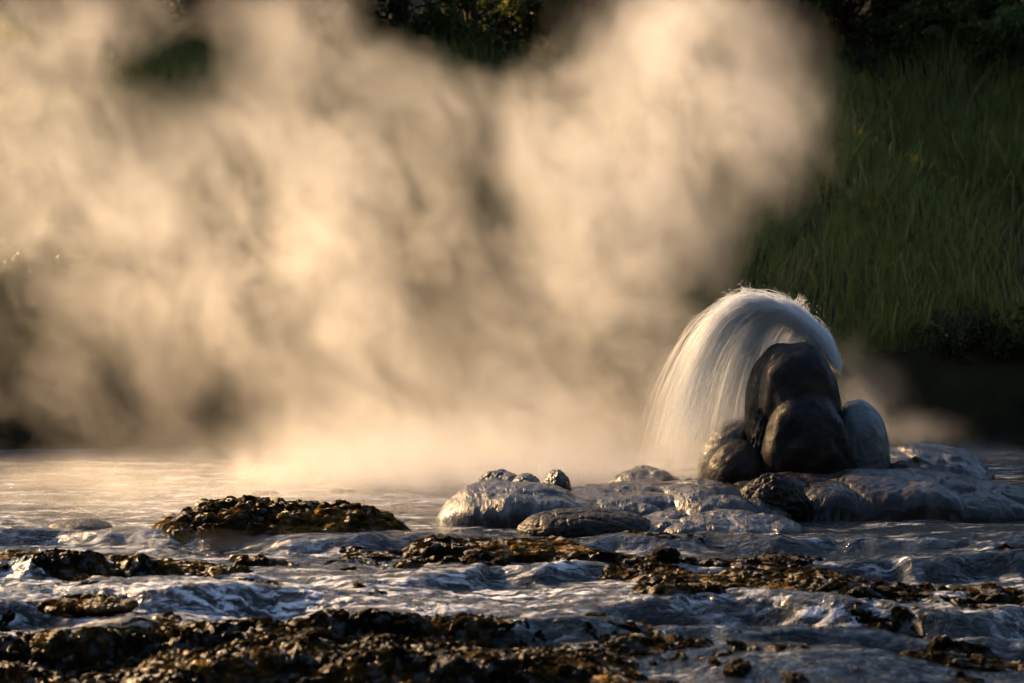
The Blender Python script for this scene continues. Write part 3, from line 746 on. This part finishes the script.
def tree(name, base, h, spread, nleaf, lsize, seed, m, label, cat, group=None, clumps=30, trunk_r=.05, low=.25, stem='trunk', crown='crown'):
    rg = np.random.default_rng(seed)
    r = empty(name, base); tag(r, label, cat, group)
    cen, rad = [], []; V, F = [], []; off = 0
    def addl(a):
        nonlocal off
        V.append(a[0]); F.append(a[1] + off); off += len(a[0])
    top = np.array([rg.normal(0, .08 * h), rg.normal(0, .05 * h), h * .8])
    if stem == 'trunk': addl(limb((0, 0, -.1), top, trunk_r, trunk_r * .25, rg, 12))
    for k in range(clumps):
        t = rg.uniform(low, 1)
        c = np.array([rg.normal(0, .55) * spread, rg.normal(0, .4) * spread * .8, h * t])
        cen.append(c); rad.append(spread * rg.uniform(.14, .30))
        st = top * rg.uniform(.2, .8) * (c[2] / h) if stem == 'trunk' else np.array([rg.normal(0, .06), rg.normal(0, .06), -.05])
        addl(limb(st, c, trunk_r * .4, trunk_r * .08, rg, 7, 5))
    mesh_np(stem, np.concatenate(V), np.concatenate(F), M_bark, r)
    lv, lf, lt = leaf_cloud(cen, rad, nleaf, lsize, rg)
    mesh_np(crown, lv, lf, m, r, smooth=False, attrs={'tint': lt})
    return r
def gpos(px, Y):
    x = (px - 512) / FPX * Y
    return (x, Y, float(bank_z(np.array([x]), np.array([float(Y)]))[0]) - .05)
T = [ # kind, px, Y, height, spread, n, leaf, mat, label, low
 ('tree', 850, 20.6, 1.44, 1.0, 13000, .06, M_dleaf, 'dark tree at the edge of the steam above the grassy bank', .05),
 ('tree', 920, 20.7, 1.56, 1.0, 16000, .06, M_leaf, 'dense dark tree second from the right above the grassy bank', .0),
 ('tree', 1000, 20.8, 1.44, 1.0, 16000, .065, M_leaf, 'green leafy tree at the top right corner of the bank', .0),
 ('tree', 765, 21.2, 1.56, 1.0, 12000, .06, M_dleaf, 'dark tree mostly behind the tallest steam plume right of the middle', .0),
 ('tree', 1080, 21.0, 1.68, 1.0, 10000, .065, M_dleaf, 'dark tree cut by the right edge of the view', .0),
 ('tree', 470, 20.9, 1.44, 1.0, 15000, .06, M_leaf, 'dark green tree seen between two steam plumes at the top middle', .0),
 ('tree', 560, 21.2, 1.44, 1.0, 12000, .06, M_dleaf, 'dark tree half veiled by steam just right of the top middle gap', .0),
 ('tree', 660, 21.4, 1.56, 1.0, 11000, .06, M_dleaf, 'dark tree fully veiled by the tallest steam plume at the top', .0),
 ('tree', 390, 21.0, 1.44, 1.0, 12000, .06, M_dleaf, 'dark tree at the left side of the top middle gap in the steam', .0),
 ('tree', 190, 20.8, 1.44, 1.0, 14000, .06, M_dleaf, 'dark tree showing through the gap in the steam at the top left', .0),
 ('tree', 295, 21.2, 1.56, 1.0, 11000, .06, M_dleaf, 'dark tree veiled by steam right of the top left gap', .0),
 ('tree', 100, 21.2, 1.56, 1.0, 11000, .06, M_dleaf, 'dark tree veiled by steam between the left edge and the top left gap', .0),
 ('tree', 20, 21.0, 1.56, 1.0, 11000, .06, M_dleaf, 'dark tree veiled by steam at the left edge of the bank', .0)]
for i, (k, px, Y, h, sp, n, ls, m, lab, low) in enumerate(T):
    tree('tree', gpos(px, Y), h, sp, n, ls, 60 + i, m, lab, 'tree', 'trees along the top of the far bank', low=low, trunk_r=.06)
Bs = [
 (955, 20.0, .9, .55, 5000, .05, M_leaf, 'sunlit yellow green bush at the top edge of the grass below the right hand trees'),
 (880, 20.0, .7, .5, 3500, .05, M_dleaf, 'dark low bush under the slim dark tree at the edge of the steam'),
 (1010, 19.8, .8, .5, 4000, .05, M_leaf, 'leafy bush at the right edge above the grass'),
 (960, 16.25, .30, .45, 3000, .045, M_dleaf, 'low dark bush added for the shade at the waterline right of the cone'),  # dark foliage here and next fills what is only shade under the bank
 (1030, 16.2, .35, .5, 3000, .045, M_dleaf, 'low dark bush added for the shade at the waterline at the right edge of the view'),
 (225, 16.5, .6, .5, 4000, .05, M_dleaf, 'dark bush at the waterline on the left seen through thin steam'),
 (30, 16.5, .7, .5, 4000, .05, M_dleaf, 'dark bush at the waterline at the left edge of the view'),
 (110, 16.7, .9, .5, 4000, .05, M_dleaf, 'taller dark bush set back between the two waterline bushes on the left'),
 (440, 17.2, .7, .4, 3500, .05, M_dleaf, 'small bush on the middle of the bank behind the gap in the steam'),
 (570, 16.8, .6, .4, 3000, .05, M_dleaf, 'bush low on the bank behind the steam left of the jet')]
for i, (px, Y, h, sp, n, ls, m, lab) in enumerate(Bs):
    tree('bush', gpos(px, Y), h, sp, n, ls, 90 + i, m, lab, 'bush', 'bushes on the far bank', clumps=22, trunk_r=.02, low=.15, stem='stem', crown='foliage')

rg = np.random.default_rng(77); n = 900
fx_ = rg.uniform(-9, 9, n); fy_ = 23.5 + 10 * rg.random(n) ** 1.2
fz_ = bank_z(fx_, fy_)
lv, lf, lt = leaf_cloud(np.stack([fx_, fy_, fz_ + .1], -1), rg.uniform(.3, .6, n), 90000, .11, rg)
o = mesh_np('undergrowth', lv, lf, M_dleaf, smooth=False, attrs={'tint': lt}); tag(o, 'dark tangled forest undergrowth covering the hillside behind the trees', 'undergrowth', kind='stuff')

# ------------------------------------------------------------------ light, sky, camera
w = bpy.data.worlds.new('World'); sc.world = w; w.use_nodes = True
nt = w.node_tree; nt.nodes.clear()
sky = nt.nodes.new('ShaderNodeTexSky'); sky.sky_type = 'NISHITA'; sky.sun_disc = False
sky.sun_elevation = R(SUN_EL); sky.sun_rotation = R(-SUN_AZ)
sky.air_density = 1.0; sky.dust_density = 1.0
bg = nt.nodes.new('ShaderNodeBackground'); bg.inputs['Strength'].default_value = .11
ow = nt.nodes.new('ShaderNodeOutputWorld'); nt.links.new(sky.outputs[0], bg.inputs[0]); nt.links.new(bg.outputs[0], ow.inputs[0])
sl = bpy.data.lights.new('sun', 'SUN'); sl.energy = 5.0; sl.angle = R(.5); sl.color = (1, .63, .28)
so = bpy.data.objects.new('sun', sl); COL.objects.link(so); so.rotation_euler = SUN.to_track_quat('Z', 'Y').to_euler(); so.location = (-10, 20, 15)

cd = bpy.data.cameras.new('camera'); cam = bpy.data.objects.new('camera', cd); COL.objects.link(cam)
cd.sensor_width = 36; cd.lens = 70; cd.clip_end = 2000; cd.clip_start = .1
cam.location = (0, 0, CAMH); cam.rotation_euler = (R(90) - math.atan((341.5 - HOR) / FPX), 0, 0)
cd.dof.use_dof = True; cd.dof.focus_distance = 9.8; cd.dof.aperture_fstop = 2.8
sc.camera = cam
c = sc.cycles
c.use_denoising = True; c.denoiser = 'OPENIMAGEDENOISE'; c.denoising_input_passes = 'RGB'
c.use_adaptive_sampling = True; c.adaptive_threshold = .03
c.max_bounces = 12; c.diffuse_bounces = 8; c.glossy_bounces = 3; c.transmission_bounces = 8; c.transparent_max_bounces = 24; c.volume_bounces = 2
c.volume_step_rate = 2.0; c.volume_max_steps = 256
c.sample_clamp_indirect = 4
vs = sc.view_settings; vs.view_transform = 'Standard'; vs.look = 'None'; vs.gamma = 1; vs.use_curve_mapping = False; vs.exposure = 1.34
